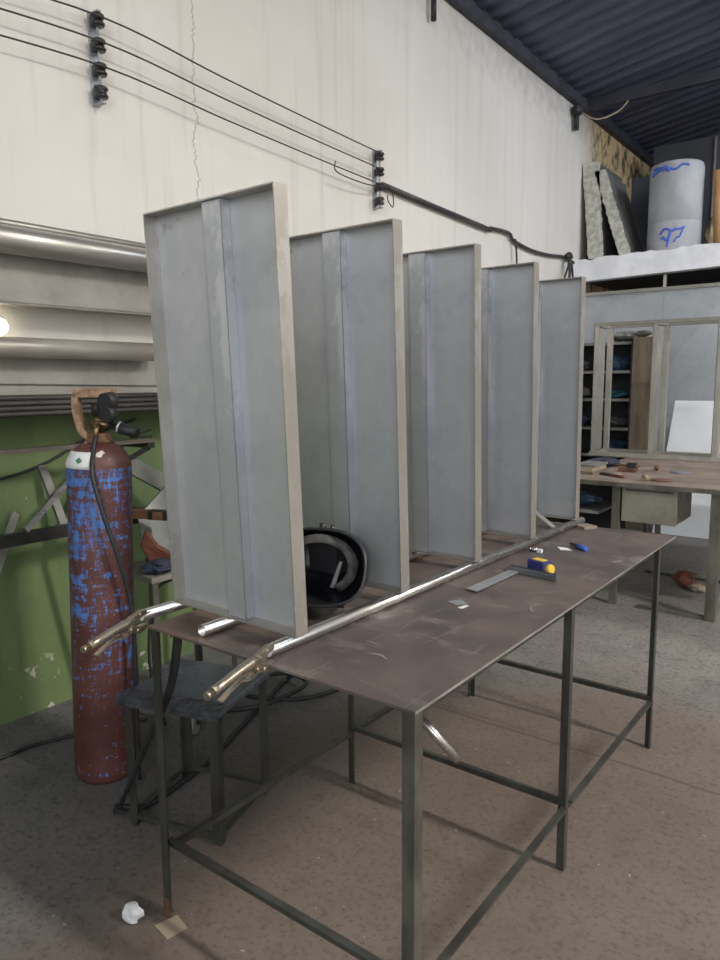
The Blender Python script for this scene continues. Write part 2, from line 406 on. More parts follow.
# scuffs, chalk scribbles and bare spots lying on the sheet
def mark(pts, w):
    P = smooth_path(pts, 5); v = []; f = []
    for i, p in enumerate(P):
        d = (P[min(i + 1, len(P) - 1)] - P[max(i - 1, 0)]); n = Vector((-d.y, d.x, 0)).normalized()
        ww = w * (.35 + .65 * math.sin(PI * (i + .5) / len(P)))
        v += [p + n * ww / 2, p - n * ww / 2]
    for i in range(len(P) - 1): f.append((2 * i, 2 * i + 1, 2 * i + 3, 2 * i + 2))
    return MB().add(v, f)
zc = TZ + .0006
for pts, w in (([(-.80, 1.86, zc), (-.825, 1.90, zc), (-.805, 1.94, zc)], .006), ([(-.805, 1.94, zc), (-.84, 1.93, zc), (-.86, 1.935, zc)], .006),
               ([(-1.02, 1.50, zc), (-1.03, 1.62, zc), (-1.02, 1.73, zc)], .0028), ([(-.92, 1.45, zc), (-.90, 1.62, zc), (-.87, 1.75, zc)], .0018),
               ([(-1.0, 1.33, zc), (-.96, 1.34, zc), (-.93, 1.325, zc)], .006), ([(-1.05, 1.40, zc), (-.99, 1.39, zc)], .004),
               ([(-.89, 2.02, zc), (-.84, 2.06, zc), (-.80, 2.13, zc)], .004), ([(-.80, 2.55, zc), (-.78, 2.60, zc)], .014), ([(-.78, 2.95, zc), (-.86, 2.98, zc)], .01)):
    mark(pts, w).build('chalk_mark', M_chalk, top)
LI = .008
legs = [(TX0 + LI, TY0 + .006, 1, 1), (TX1 - LI, TY0 + .012, -1, 1), (TX0 + LI, 2.0, 1, 1), (TX1 - LI, 2.0, -1, 1), (TX0 + LI, TY1 - .19, 1, -1), (TX1 - LI, TY1 - .19, -1, -1)]
for i, (x, y, sx, sy) in enumerate(legs):
    w = .031 if i == 1 else .024
    lg = MB().angle(x, y, 0.0, TZ - .006, sx, sy, w, .005).build('leg', M_legnear if i == 1 else M_leg, bench)
    if i == 0:
        MB().box((x - .001, y - .001, .002), (x + .025, y + .0, .06)).box((x - .001, y, .002), (x, y + .025, .06)).build('rust_patch', M_rust, lg)
    if i == 2:
        MB().box((x - .004, y - .004, .765), (x + .032, y + .032, .80)).build('collar', M_leg, lg)
xr0, xr1 = TX0 + LI + .003, TX1 - LI - .003
ya, yb, yc = TY0 + .012, 2.0, TY1 - .19
def lrail(p, q, flip=1):
    return MB().bar(p, q, .004, .022).bar((p[0], p[1], p[2] + .010), (q[0], q[1], q[2] + .010), .020, .004)
for y in (ya + .02, yb + .018, yc - .018):
    lrail((xr0, y, .215), (xr1, y, .215)).build('cross_rail', M_leg, bench)
for x, mm in ((xr0 + .015, M_leg), (xr1 + .001, M_leg)):
    lrail((x, ya + .04, .205), (x, yb - .002, .205)).build('side_rail', mm, bench)
    lrail((x, yb + .038, .205), (x, yc - .04, .205)).build('side_rail', mm, bench)
for x in (xr0 + .02, xr1 - .02):
    MB().bar((x, ya + .04, TZ - .024), (x, yc - .04, TZ - .024), .004, .034).build('apron', M_leg, bench)
for y in (ya + .05, yb + .05, yc - .05):
    MB().bar((xr0 + .03, y, TZ - .024), (xr1 - .03, y, TZ - .024), .004, .034).build('apron', M_leg, bench)

# tubes on the bench
TR = .0165
def tube_thing(p, q, label, ro=TR, name='steel_tube', m=M_chrome):
    t = empty(name, p, label, 'tube', 'round steel tubes of the bench')
    MB().pipe(p, q, ro, ro - .002).build('tube_wall', m, t)
    d = (Vector(q) - Vector(p)).normalized()
    MB().tube([Vector(p) + d * .05, Vector(q) - d * .05], ro - .0022, 16).build('bore', M_tube_in, t)
    return t
ZT = TZ + TR + .0005
tube_thing((-1.165, 1.168, ZT), (-1.142, 3.17, ZT), 'long polished tube on the bench along the right feet of the tray panels')
tube_thing((-1.402, 1.168, ZT), (-1.400, 3.02, ZT), 'short-ended tube under the middle of the tray panels, between the two clamped tubes')
tube_thing((-1.632, 1.150, ZT), (-1.612, 3.17, ZT), 'tube at the left bench edge under the left feet of the tray panels')
tube_thing((-1.10, 1.985, .2535), (-1.345, 1.985, .425), 'loose silver tube slanting below the bench, resting on its middle cross rail', .0165)
# angled flat bar behind the fourth panel
fb = MB().bar((-1.40, 3.06, .965), (-1.205, 2.995, .8675), .028, .006).build('flat_bar', Z_frame)
tag(fb, 'short light flat bar leaning between the two farthest tray panels', 'metal bar')

# ------------------------------------------------------------------ tray panels
PW, PH, PD, PT = .4754, 1.0494, .042, .0035
def make_panel(loc, rot, uc):
    t = empty('tray_panel', loc, rot=rot)
    MB().box((PT, PD - .0015, PT), (PW - PT, PD, PH - PT)).build('back_sheet', Z_sheet, t)
    for a, b in (((0, 0, 0), (PT, PD, PH)), ((PW - PT, 0, 0), (PW, PD, PH)), ((PT, 0, PH - PT), (PW - PT, PD, PH)), ((PT, 0, 0), (PW - PT, PD, PT))):
        MB().box(a, b).build('edge_flange', Z_edge, t)
    # U-shaped stiffener
    c = uc * PW; w = .034; y0 = .010
    MB().box((c - w, y0, PT + .001), (c + w, y0 + .002, PH - PT - .001)).box((c - w, y0, PT + .001), (c - w + .002, PD - .002, PH - PT - .001)) \
        .box((c + w - .002, y0, PT + .001), (c + w, PD - .002, PH - PT - .001)).build('stiffener', Z_stiff, t)
    return t
ZP = TZ + 2 * TR + .0015
pl = ['galvanised tray panel nearest the camera, in front of the black helmet',
      'second galvanised tray panel from the camera, right behind the black helmet',
      'middle galvanised tray panel of the five standing on the bench',
      'fourth galvanised tray panel, between the middle one and the last of the row',
      'farthest galvanised tray panel at the end of the row, beside the far bench']
px = [-1.6116, -1.6111, -1.6107, -1.6102, -1.6098]; py = [1.2464, 1.7017, 2.1539, 2.6079, 3.0804]
lean = [.0428, .040, .036, .032, .018]
for i in range(5):
    t = make_panel((px[i], py[i], ZP), (lean[i], 0, -.0218), .535 if i == 0 else .517)
    tag(t, pl[i], 'metal panel', 'galvanised tray panels on the bench')

# ------------------------------------------------------------------ locking pliers
def make_pliers():
    t = empty('locking_pliers', (0, 0, 0), rot=(0, 0, 0))
    # fixed handle with upper jaw: a folded sheet trough that narrows to the screw
    MB().tube([(0, -.050, .006), (0, -.075, .006), (0, -.12, .004), (0, -.17, .0), (0, -.205, -.003)], [.011, .0135, .0115, .0105, .010], 14).build('fixed_handle', M_plier, t)
    MB().prism([(-.007, .008, .022), (-.007, -.012, .026), (-.007, -.055, .019), (-.007, -.07, .006), (-.007, -.06, -.006), (-.007, -.03, -.004), (-.007, -.016, .006), (-.007, .008, .008)], (.014, 0, 0)).build('upper_jaw', M_plier, t, .002)
    MB().prism([(-.006, .006, -.032), (-.006, -.022, -.036), (-.006, -.058, -.022), (-.006, -.066, -.008), (-.006, -.048, -.004), (-.006, -.028, -.014), (-.006, .006, -.018)], (.012, 0, 0)).build('lower_jaw', M_plier, t, .002)
    lv = smooth_path([(0, -.050, -.018), (0, -.085, -.026), (0, -.115, -.018), (0, -.15, -.024), (0, -.185, -.034)], 5)
    m = MB()
    for a, b in zip(lv, lv[1:]): m.bar(a, b, .013, .004)
    m.build('lever_handle', M_plier, t)
    MB().bar((0, -.07, -.016), (0, -.135, -.006), .007, .004).build('release_link', M_plier, t)
    MB().tube([(0, -.205, -.003), (0, -.214, -.0035), (0, -.214, -.0035), (0, -.226, -.004)], [.0055, .0055, .0085, .0085], 12).build('adjusting_screw', M_plier, t)
    for y, z in ((-.018, .015), (-.045, .008), (-.055, -.014), (-.03, -.024)):
        MB().tube([(-.0095, y, z), (.0095, y, z)], .005, 10).build('rivet', M_plier, t)
    return t
def aim(p, q):
    d = (Vector(q) - Vector(p)).normalized()          # local -Y points along d
    return math.atan2(d.x, -d.y), math.asin(d.z)
p1 = make_pliers(); a, e = aim((-1.128, 1.145, .878), (-1.096, .93, .868)); p1.location = (-1.140, 1.150, .882); p1.rotation_euler = (-e, 0, a)
tag(p1, 'bright locking pliers clamping the near end of the right tube, over the stool', 'pliers', 'locking pliers on the bench')
p2 = copy_tree(p1); p2.location = (-1.600, 1.135, .882); a, e = aim((-1.56, 1.13, .88), (-1.488, .86, .872)); p2.rotation_euler = (-e, 0, a)
p2['label'] = 'locking pliers clamping the left tube, jutting past the gas cylinder'

# ------------------------------------------------------------------ welding helmet
hel = empty('welding_helmet', (-1.35, 1.56, TZ), 'black welding helmet lying open between the two nearest tray panels', 'welding helmet')
HM = Matrix.Rotation(.34, 4, 'Z') @ Matrix.Rotation(-.10, 4, 'X')
HC = Vector((-1.285, 1.50, TZ + .138))
def HP(x, y, z): return HC + HM @ Vector((x, y, z))
def shellpt(u, v, k=1.0):
    # u 0..1 from the rim to the crown (depth), v around; opening faces -Y
    th = 2 * PI * v; d = u * PI / 2
    a, b = .150 * k, .102 * k
    ca, sa = math.cos(th), math.sin(th)
    sx = math.copysign(abs(ca) ** .8, ca) * a; sz = math.copysign(abs(sa) ** .8, sa) * b
    rim = .035 * sa - .02 * ca * ca             # rim sweeps forward at the chin
    f = max(.0, math.cos(d)) ** .55
    return HP(sx * f, -.03 + rim * (1 - u) + .15 * k * math.sin(d), sz * f)
shell = MB().grid(lambda u, v: shellpt(u, v), 12, 36).build('shell', M_helm, hel, thick=.004)
MB().tube([shellpt(0, k / 40) for k in range(41)], .0045, 8, False).build('rim', M_helmrim, hel)
def band(u, v):
    th = -1.0 + 4.3 * u
    return HP((.078 + .026 * v) * math.cos(th), -.012 + .012 * v + .03 * math.cos(th), (.066 + .022 * v) * math.sin(th))
MB().grid(band, 24, 2).build('headband', M_strap, hel, thick=.003)
MB().grid(lambda u, v: HP(.012 + .016 * v * (1 - .4 * u) + .028 * u, .055, -.072 + .078 * u), 6, 2).build('lens', M_lens, hel, thick=.003)
MB().box(HP(-.065, .09, -.03), HP(.05, .098, .06)).build('lens_frame', M_helmrim, hel)
MB().tube([HP(.0, .02, .096), HP(0, .02, .118)], .010, 10).tube([HP(.03, .02, .094), HP(.03, .02, .112)], .007, 10).build('knob', M_helmrim, hel)
MB().prism([HP(-.11, -.045, -.100), HP(.09, -.045, -.100), HP(.06, .07, -.104), HP(-.09, .07, -.104)], (0, 0, -.005)).build('chin_guard', M_helm, hel)

# ------------------------------------------------------------------ small things on the bench
sq = empty('try_square', (-1.03, 2.2, TZ), 'grey steel try square lying on the bench beside the navy tape measure', 'square')
MB().prism([(-1.055, 1.935, TZ + .005), (-1.015, 1.925, TZ + .005), (-1.005, 2.215, TZ + .005), (-1.045, 2.215, TZ + .005)], (0, 0, .0025)).build('blade', M_ruler, sq)
MB().bar((-1.052, 2.232, TZ + .0105), (-.862, 2.200, TZ + .0105), .026, .020).build('stock', M_stock, sq, .002)
MB().bar((-1.045, 2.2305, TZ + .0212), (-.87, 2.201, TZ + .0212), .012, .0014).build('stock_groove', M_black, sq)
tp = empty('tape_measure', (-.96, 2.275, TZ), 'small navy and yellow tape measure behind the try square', 'tape measure')
MB().bar((-.995, 2.282, TZ + .0225), (-.925, 2.262, TZ + .0225), .045, .043).build('casing', M_navy, tp, .006)
MB().bar((-.980, 2.2775, TZ + .0445), (-.935, 2.2645, TZ + .0445), .028, .0025).build('yellow_label', M_yellow, tp)
MB().tube([(-.925, 2.262, TZ + .02), (-.908, 2.257, TZ + .02)], [.017, .015], 16).build('end_knob', M_yellow, tp)
pn = empty('marker_pen', (-.98, 2.69, TZ), 'blue and black marker pen near the far end of the bench top', 'pen')
MB().tube([(-1.022, 2.725, TZ + .008), (-.982, 2.694, TZ + .0085)], [.005, .0075], 12).build('black_barrel', M_black, pn)
MB().tube([(-.982, 2.694, TZ + .010), (-.934, 2.657, TZ + .010)], [.0095, .0085], 12).build('cap', M_blue, pn)
def scrap(name, pts, h, m, label, cat): return tag(MB().prism(pts, (0, 0, h)).build(name, m), label, cat)
scrap('paper_scrap', [(-1.055, 2.668, TZ + .0005), (-1.025, 2.625, TZ + .0005), (-.985, 2.64, TZ + .0005), (-1.012, 2.668, TZ + .0005)], .0012, M_paper, 'white paper scrap beside the blue marker pen', 'paper')
cl = empty('metal_clip', (-1.10, 2.55, TZ), 'tiny bright metal clip beside the long polished tube', 'clip')
MB().tube([(-1.115, 2.545, TZ + .008), (-1.085, 2.545, TZ + .008)], .008, 10).build('clip_body', M_chrome, cl)
MB().box((-1.083, 2.535, TZ + .0005), (-1.065, 2.552, TZ + .012)).build('clip_end', M_paper, cl)
scrap('tape_scrap', [(-1.045, 1.80, TZ + .0005), (-1.005, 1.785, TZ + .0005), (-.985, 1.815, TZ + .0005), (-1.02, 1.84, TZ + .0005)], .001, M_ruler, 'dull silver tape scrap in the middle of the bench top', 'scrap')
scrap('metal_chip', [(-.99, 1.765, TZ + .0005), (-.975, 1.765, TZ + .0005), (-.972, 1.80, TZ + .0005), (-.985, 1.80, TZ + .0005)], .001, M_paper, 'white chip beside the silver tape scrap on the bench top', 'scrap')
scrap('wood_offcut', [(-1.15, 3.085, TZ + .0005), (-1.085, 3.05, TZ + .0005), (-1.05, 3.11, TZ + .0005), (-1.11, 3.14, TZ + .0005)], .012, M_bench2, 'small brown offcut by the far end of the long tube', 'offcut')

# ------------------------------------------------------------------ gas cylinder
CY = empty('gas_cylinder', (-2.400, 1.497, 0), 'tall rust-red gas cylinder with flaking blue paint, standing by the green wall', 'gas cylinder', rot=(0, .033, yaw))
prof = [(.09, 0), (.106, .004), (.114, .02), (.115, .06), (.115, 1.200), (.1135, 1.218), (.107, 1.240), (.094, 1.262), (.076, 1.280), (.060, 1.291), (.052, 1.297)]
body = MB().lathe(prof, 48).build('body', M_cyl, CY)
MB().lathe([(.050, 1.292), (.050, 1.306), (.042, 1.310), (.042, 1.330)], 24).build('neck_ring', M_rust, CY)
# label on the shoulder facing the room
def lab(u, v):
    a = -PI / 2 - 1.25 + 1.35 * u; z = 1.206 + .060 * v
    r = {0: .1146, 1: .1128, 2: .1081, 3: .1006, 4: .0920}[round(v * 4)] + .002
    return Vector((r * math.cos(a), r * math.sin(a), z))
lb = MB().grid(lab, 14, 4).build('label', M_paper, CY, thick=.001)
c = lab(.70, .5); n = Vector((c.x, c.y, .03)).normalized(); tx = Vector((-n.y, n.x, 0)).normalized(); tz = n.cross(tx) * -1
c = c + n * .0035
m = MB(); q = [c + tx * .014, c + tz * .012, c - tx * .014, c - tz * .012]; m.prism(q, n * .0008); m.build('diamond_print', M_greenlogo, lb)
# rusty carrying guard: post on the left, bar over the valve
g = MB()
gp = smooth_path([(-.030, .0, 1.315), (-.056, 0, 1.335), (-.072, 0, 1.39), (-.078, 0, 1.44), (-.074, 0, 1.468)], 4)
for a, b in zip(gp, gp[1:]): g.bar(a, b, .05, .022, (1, 0, 0))
g.bar((-.082, 0, 1.474), (.062, .0, 1.478), .05, .032)
g.build('guard', M_rustlight, CY)
MB().tube([(0, 0, 1.330), (0, 0, 1.395)], [.016, .014], 14).tube([(-.022, -.01, 1.365), (.05, -.02, 1.362)], .011, 12).lathe([(.022, 1.345), (.024, 1.352), (.022, 1.36)], 12).build('valve', M_brass, CY)
MB().tube([(-.004, -.002, 1.395), (-.004, -.002, 1.44)], [.018, .020], 14).build('valve_wheel', M_iron, CY)
ga = MB().tube([(.055, -.035, 1.372), (.052, -.05, 1.405)], .010, 10).tube([(.046, -.062, 1.40), (.060, -.03, 1.405)], .030, 20).build('gauge', M_black, CY)
MB().tube([(.060, -.024, 1.452), (.046, -.064, 1.446)], .031, 20).build('gauge', M_black, CY)
MB().tube([(.05, -.02, 1.362), (.085, -.03, 1.352), (.085, -.03, 1.352), (.155, -.04, 1.335)], [.014, .014, .022, .019], 16).build('regulator_knob', M_black, CY)
MB().tube([(.083, -.03, 1.354), (.091, -.031, 1.352)], .023, 16).build('knob_collar', M_ruler, CY)
MB().tube([(.012, -.02, 1.36), (.008, -.045, 1.345), (.008, -.05, 1.318)], .009, 10).build('outlet', M_brass, CY)
MB().tube([(.12, -.02, 1.325), (.20, -.02, 1.348)], .004, 8).tube([(.12, -.02, 1.318), (.20, -.02, 1.324)], .004, 8).build('thin_spout', M_iron, CY)
# hose running down the cylinder and under the bench
cyM = Matrix.Translation((-2.400, 1.497, 0)) @ Euler((0, .033, yaw)).to_matrix().to_4x4()
def cw(x, y, z): return cyM @ Vector((x, y, z))
hp = [cw(.008, -.053, 1.318), cw(.010, -.085, 1.27), cw(.022, -.130, 1.19), cw(.060, -.137, 1.05), cw(.105, -.130, .90), cw(.135, -.10, .74), cw(.145, -.09, .60), Vector((-2.13, 1.40, .44)), Vector((-1.96, 1.22, .52)), Vector((-1.80, 1.20, .72)), Vector((-1.735, 1.20, .755)), Vector((-1.745, 1.21, .62)), Vector((-1.83, 1.235, .42)), Vector((-2.03, 1.26, .14)), Vector((-2.165, 1.30, .022))]
hp = hp[:7] + [cw(.15, -.085, .42), cw(.15, -.08, .2), cw(.152, -.075, .012)]
tag(MB().tube(smooth_path(hp, 8), .0085, 12).build('gas_hose', M_black), 'black hose hanging down the front of the gas cylinder', 'hose')

# ------------------------------------------------------------------ stool
SA = math.atan2(.108, .351)
st = empty('work_stool', (-1.905, 1.56, 0), 'square metal stool with a dark worn seat, left of the bench', 'stool', rot=(0, 0, SA))
sw, sd, sh = .180, .172, .468
MB().box((-sw - .012, -sd - .012, sh - .024), (sw + .012, sd + .012, sh)).build('seat', M_seat, st, .010)
def wrap(u, v):
    x = -sw - .016 + (2 * sw + .032) * u; r = random.Random(int(u * 40) * 7 + int(v * 6))
    if v < .5: return Vector((x, -sd - .015 - .004 * r.random(), sh - .027 + .058 * v))
    return Vector((x, -sd - .015 + .12 * (v - .5), sh + .003 + .006 * r.random()))
MB().grid(wrap, 40, 6, False).build('tape_wrapping', mat('dark_wrapping', (.030, .033, .040), (.06, .066, .078), 20, .35, 0, bump=.5), st, thick=.002)
for x, y, sx, sy in ((-sw, -sd, 1, 1), (sw, -sd, -1, 1), (-sw, sd, 1, -1), (sw, sd, -1, -1)):
    MB().angle(x, y, 0, sh - .031, sx, sy, .032, .004).build('leg', M_leg, st)
for p, q in (((-sw + .03, -sd + .006), (sw - .03, -sd + .006)), ((-sw + .03, sd - .006), (sw - .03, sd - .006)), ((-sw + .006, -sd + .03), (-sw + .006, sd - .03)), ((sw - .006, -sd + .03), (sw - .006, sd - .03))):
    MB().bar((*p, .035), (*q, .035), .016, .012).build('foot_rail', M_leg, st)

# torch cable: hangs from behind the near bench leg to the floor, with a plug end
cb = empty('torch_cable', (-2.15, 1.30, 0), 'thick black torch lead ending on the floor beside the stool', 'cable')
MB().tube(smooth_path([(-1.535, 1.20, .845), (-1.59, 1.205, .66), (-1.73, 1.225, .46), (-1.90, 1.27, .24), (-2.075, 1.335, .045)], 8), [.0135 - .006 * k / 32 for k in range(33)], 12).build('lead', M_black, cb)
MB().tube([(-2.075, 1.335, .045), (-2.115, 1.35, .017)], [.013, .013], 12).build('plug', M_iron, cb)
lp = smooth_path([(-2.14, 1.36, .014), (-2.06, 1.44, .012), (-2.08, 1.62, .012), (-2.12, 1.80, .012), (-2.20, 2.0, .012), (-2.30, 2.26, .012), (-2.42, 2.62, .012), (-2.30, 2.82, .012), (-2.13, 2.68, .013), (-2.16, 2.40, .03), (-2.36, 2.24, .045), (-2.52, 2.36, .03), (-2.44, 2.56, .03), (-2.24, 2.50, .045), (-2.26, 2.20, .04), (-2.46, 2.10, .012), (-2.6, 2.3, .012)], 8)
tag(MB().tube(lp, .011, 10).build('floor_cable', M_black), 'black welding cable coiled on the floor behind the stool', 'cable')
tag(MB().tube(smooth_path([(-2.98, 1.0, .012), (-2.82, 1.25, .012), (-2.80, 1.42, .012), (-2.72, 1.62, .012), (-2.62, 1.85, .012)], 8), .008, 8).build('floor_cable', M_black), 'black cable on the floor along the green wall, left of the gas cylinder', 'cable')
wh = empty('cart_castor', (-2.36, 1.90, 0), 'pale round castor on the floor behind the stool', 'castor')
MB().tube([(-2.378, 1.89, .062), (-2.345, 1.912, .062)], .062, 24).build('tyre', M_palecase, wh, .006)
MB().tube([(-2.386, 1.885, .062), (-2.337, 1.917, .062)], .022, 16).build('hub', M_iron, wh)
pp = MB().lump((-1.635, 1.075, .026), (.030, .026, .026), 5, 9, .3).build('crumpled_paper', M_paper); tag(pp, 'crumpled white paper beside the near left bench foot', 'paper')
scrap('card_scrap', [(-1.57, 1.10, .0008), (-1.50, 1.09, .0008), (-1.49, 1.15, .0008), (-1.55, 1.165, .0008)], .002, M_card, 'flat tan card scrap under the near left bench foot', 'card')

# ------------------------------------------------------------------ stock rack on the left wall
rk = empty('stock_rack', (XW, 2.9, 0), 'steel bracket rack on the left wall holding the stock lengths', 'rack')
for y in (.85, 2.95):
    up_ = MB().bar((XW + .02, y, 1.34), (XW + .02, y, 2.25), .05, .036, (1, 0, 0)).build('upright', M_iron, rk)
    for z in (2.010, 1.820, 1.600, 1.366):
        MB().bar((XW + .03, y, z), (-2.80, y, z), .04, .02).build('arm', M_iron, up_)
RY0, RY1 = .55, 3.2
def rod(name, x, z, r, label, m=Z_rack, y0=RY0, y1=RY1, group='stock lengths on the wall rack', n=20):
    o = MB().tube([(x, y0, z), (x, y1, z)], r, n).build(name, m); return tag(o, label, 'pipe' if r > .03 else 'rod', group)
rod('steel_pipe', -2.875, 2.075, .053, 'thick shiny pipe, the topmost big pipe along the left wall', mat('shiny_stock', (.54, .52, .49), (.44, .42, .39), 5, .34, .7, (1, .2, 1)), n=28)
rod('steel_rod', -2.985, 2.062, .022, 'slim tube behind the thick shiny pipe on the left wall', Z_rack)
rod('steel_rod', -2.928, 2.146, .017, 'thin tube lying on top of the thick shiny pipe', Z_rack)
def chan(name, x, z0, z1, d, label, m, y0=RY0, y1=RY1):
    t = .004
    mb = MB().box((x - t, y0, z0), (x, y1, z1)).box((x - d, y0, z0), (x - t, y1, z0 + t)).box((x - d, y0, z1 - t), (x - t, y1, z1))
    return tag(mb.build(name, m), label, 'metal channel', 'stock lengths on the wall rack')
chan('sheet_channel', -2.965, 1.862, 2.035, .06, 'wide dull grey channel under the thick shiny pipe', Z_rackdull, .88, 2.925)
tag(MB().box((-3.02, RY0, 1.8315), (-2.93, RY1, 1.8605)).build('flat_bar', Z_rackdull), 'narrow grey bar directly below the wide dull channel on the wall', 'metal bar', 'stock lengths on the wall rack')
rod('steel_rod', -2.89, 1.8375, .005, 'hair-thin rod in front of the narrow grey bar on the wall', Z_rackdull, n=8)
rod('steel_pipe', -2.875, 1.654, .042, 'dusty grey pipe on the left wall just above the gas cylinder', M_pipe, .55, 2.19, n=28)
chan('sheet_channel', -2.955, 1.4635, 1.622, .05, 'dull grey channel hanging low on the rack above the bundle of rods', Z_rackdull, .88, 2.925)
tag(MB().bar((-2.945, RY0, 1.548), (-2.945, 3.1, 1.505), .008, .045).build('flat_bar', Z_rackdull), 'slanting flat bar in front of the low grey channel', 'metal bar', 'stock lengths on the wall rack')
k = 0
for x, z in [(-3.02 + .0235 * i, 1.3885) for i in range(9)] + [(-3.008 + .0235 * i, 1.4095) for i in range(8)] + [(-2.995 + .0235 * i, 1.4305) for i in range(7)] + [(-2.985 + .0235 * i, 1.4515) for i in range(5)]:
    rod('thin_rod', x, z, .0105, 'thin rod of the bundle along the top of the green paint', (Z_rackdull, M_wire, M_pipe, M_wire, mat('brown_rod', (.09, .075, .06), (.14, .12, .10), 9, .5, .4))[k % 5], RY0, RY1 - .1 * (k % 3), 'thin rods on the lowest rack arm', 8); k += 1
# round emissive disc on the wall
lm = empty('wall_disc', (XW, 1.545, 1.75), 'round glowing disc on the wall at the left picture edge', 'lamp')
MB().tube([(XW, 1.545, 1.75), (XW + .012, 1.545, 1.75)], .042, 24).build('disc_base', M_white, lm)
MB().lump((XW + .03, 1.545, 1.75), (.024, .036, .036), 1, 20, 0).build('disc_globe', emis('disc_glow', (1, .90, .70), 8.0), lm)

# lower bars on the green wall
lbk = empty('wall_bracket', (XW, 2.05, 1.22), 'black triangular bracket on the green wall behind the cylinder valve', 'bracket')
MB().bar((XW + .01, 2.12, 1.215), (-2.86, 2.12, 1.215), .04, .025).build('arm', M_iron, lbk)
MB().bar((-2.875, 2.115, 1.205), (XW + .02, 1.955, 1.05), .035, .022).build('brace', M_iron, lbk)
tag(MB().box((-2.90, .5, 1.2285), (-2.862, 2.14, 1.247)).build('steel_strip', mat('dark_strip', (.10, .085, .07), (.17, .15, .13), 8, .5, .4, (1, .2, 1))), 'dark steel strip along the green wall at the cylinder neck', 'metal bar')
sb = empty('side_shelf', (-2.9, 1.3, 0), 'black steel ledge on the green wall behind the gas cylinder', 'ledge')
MB().box((-2.925, .5, .845), (-2.885, 2.20, .895)).build('front_bar', M_iron, sb)
for y in (.7, 2.15): MB().box((XW, y - .02, .85), (-2.925, y + .02, .885)).build('arm', M_iron, sb)
def leanbar(name, p, q, w, h, label, m=Z_frame, cat='metal bar'):
    return tag(MB().bar(p, q, w, h, (1, 0, 0)).build(name, m), label, cat, 'metal offcuts by the green wall')
leanbar('metal_offcut', (-2.97, 1.72, .86), (-3.07, 1.68, 1.145), .035, .02, 'upright silver offcut leaning on the green wall left of the cylinder', mat('dull_offcut', (.20, .195, .18), (.14, .135, .12), 8, .5, .4))
leanbar('metal_offcut', (-2.905, 1.50, .90), (-3.00, 1.84, 1.14), .025, .02, 'long bright offcut leaning diagonally on the green wall', M_chrome)
leanbar('metal_offcut', (-2.985, 1.73, .85), (-3.085, 1.86, 1.02), .032, .015, 'short flat offcut close to the left side of the cylinder', Z_frame)
leanbar('metal_offcut', (-2.96, 1.38, .70), (-3.09, 1.56, .945), .03, .015, 'short dull offcut near the left picture edge, behind the black ledge', Z_rackdull)
leanbar('metal_offcut', (-2.86, 1.86, .012), (-2.87, 1.70, .85), .03, .02, 'rusty strip standing below the black ledge beside the cylinder', M_rust)
tag(MB().tube(smooth_path([(-3.10, 1.0, 1.10), (-3.09, 1.45, 1.10), (-3.09, 1.70, 1.15), (-3.09, 1.95, 1.26), (-3.09, 2.2, 1.33)], 8), .006, 8).build('thin_cable', M_black), 'thin black cable sagging on the green wall left of the cylinder', 'cable')

# clutter between cylinder and panels: a low stand with scrap
cs = empty('scrap_stand', (-2.7, 2.1, 0), 'grey stand with a low shelf between gas cylinder and nearest panel', 'stand')
MB().box((-2.86, 1.86, .645), (-2.55, 2.36, .67)).build('shelf', Z_rackdull, cs)
for x, y in ((-2.85, 1.87), (-2.56, 1.87), (-2.85, 2.35), (-2.56, 2.35)):
    MB().angle(x, y, 0, .645, 1 if x < -2.7 else -1, 1 if y < 2 else -1, .03, .004).build('leg', M_leglight, cs)
tag(MB().prism([(-2.70, 1.95, .672), (-2.62, 2.30, .672), (-2.66, 2.33, 1.0), (-2.76, 2.12, 1.03), (-2.78, 1.97, .90)], (-.02, .01, 0)).build('metal_plate', M_palecase), 'pale curved plate standing on the grey stand behind the cylinder', 'metal plate')
tag(MB().bar((-2.935, 2.03, 1.135), (-2.84, 2.24, .985), .012, .10, (1, 1, 0)).build('metal_offcut', mat('grey_green_board', (.16, .165, .14), (.11, .112, .095), 7, .7)), 'grey board offcut leaning by the green wall right of the cylinder', 'board', 'metal offcuts by the green wall')
db = empty('dark_bar', (-2.66, 1.92, .9), 'short dark bar end sticking out right of the cylinder', 'metal bar')
MB().bar((-2.84, 1.84, .935), (-2.60, 1.98, .925), .05, .035).build('bar_body', M_rust, db)
MB().bar((-2.66, 1.947, .928), (-2.585, 1.992, .924), .054, .039).build('bar_tip', M_iron, db)
gr = empty('hand_grinder', (-2.6, 1.9, .67), 'orange-brown hand tool lying on the grey stand', 'hand tool')
MB().prism([(-2.64, 1.875, .80), (-2.62, 1.89, .87), (-2.60, 1.94, .79), (-2.56, 2.02, .725), (-2.60, 1.99, .70), (-2.63, 1.91, .72)], (-.04, .03, 0)).build('casing', M_orange, gr, .006)
MB().tube([(-2.63, 1.93, .73), (-2.70, 1.97, .715)], .022, 12).build('handle', M_black, gr)
tag(MB().lump((-2.60, 1.94, .70), (.05, .075, .035), 8, 12, .3).build('rag', M_rag), 'dark blue rag bunched on the grey stand', 'rag')
tag(MB().tube(smooth_path([(-2.56, 2.02, .64), (-2.60, 1.92, .6), (-2.58, 1.86, .45), (-2.56, 1.84, .25), (-2.5, 1.86, .012)], 8), .007, 8).build('thin_cable', M_black), 'thin black cable hanging from the grey stand', 'cable')

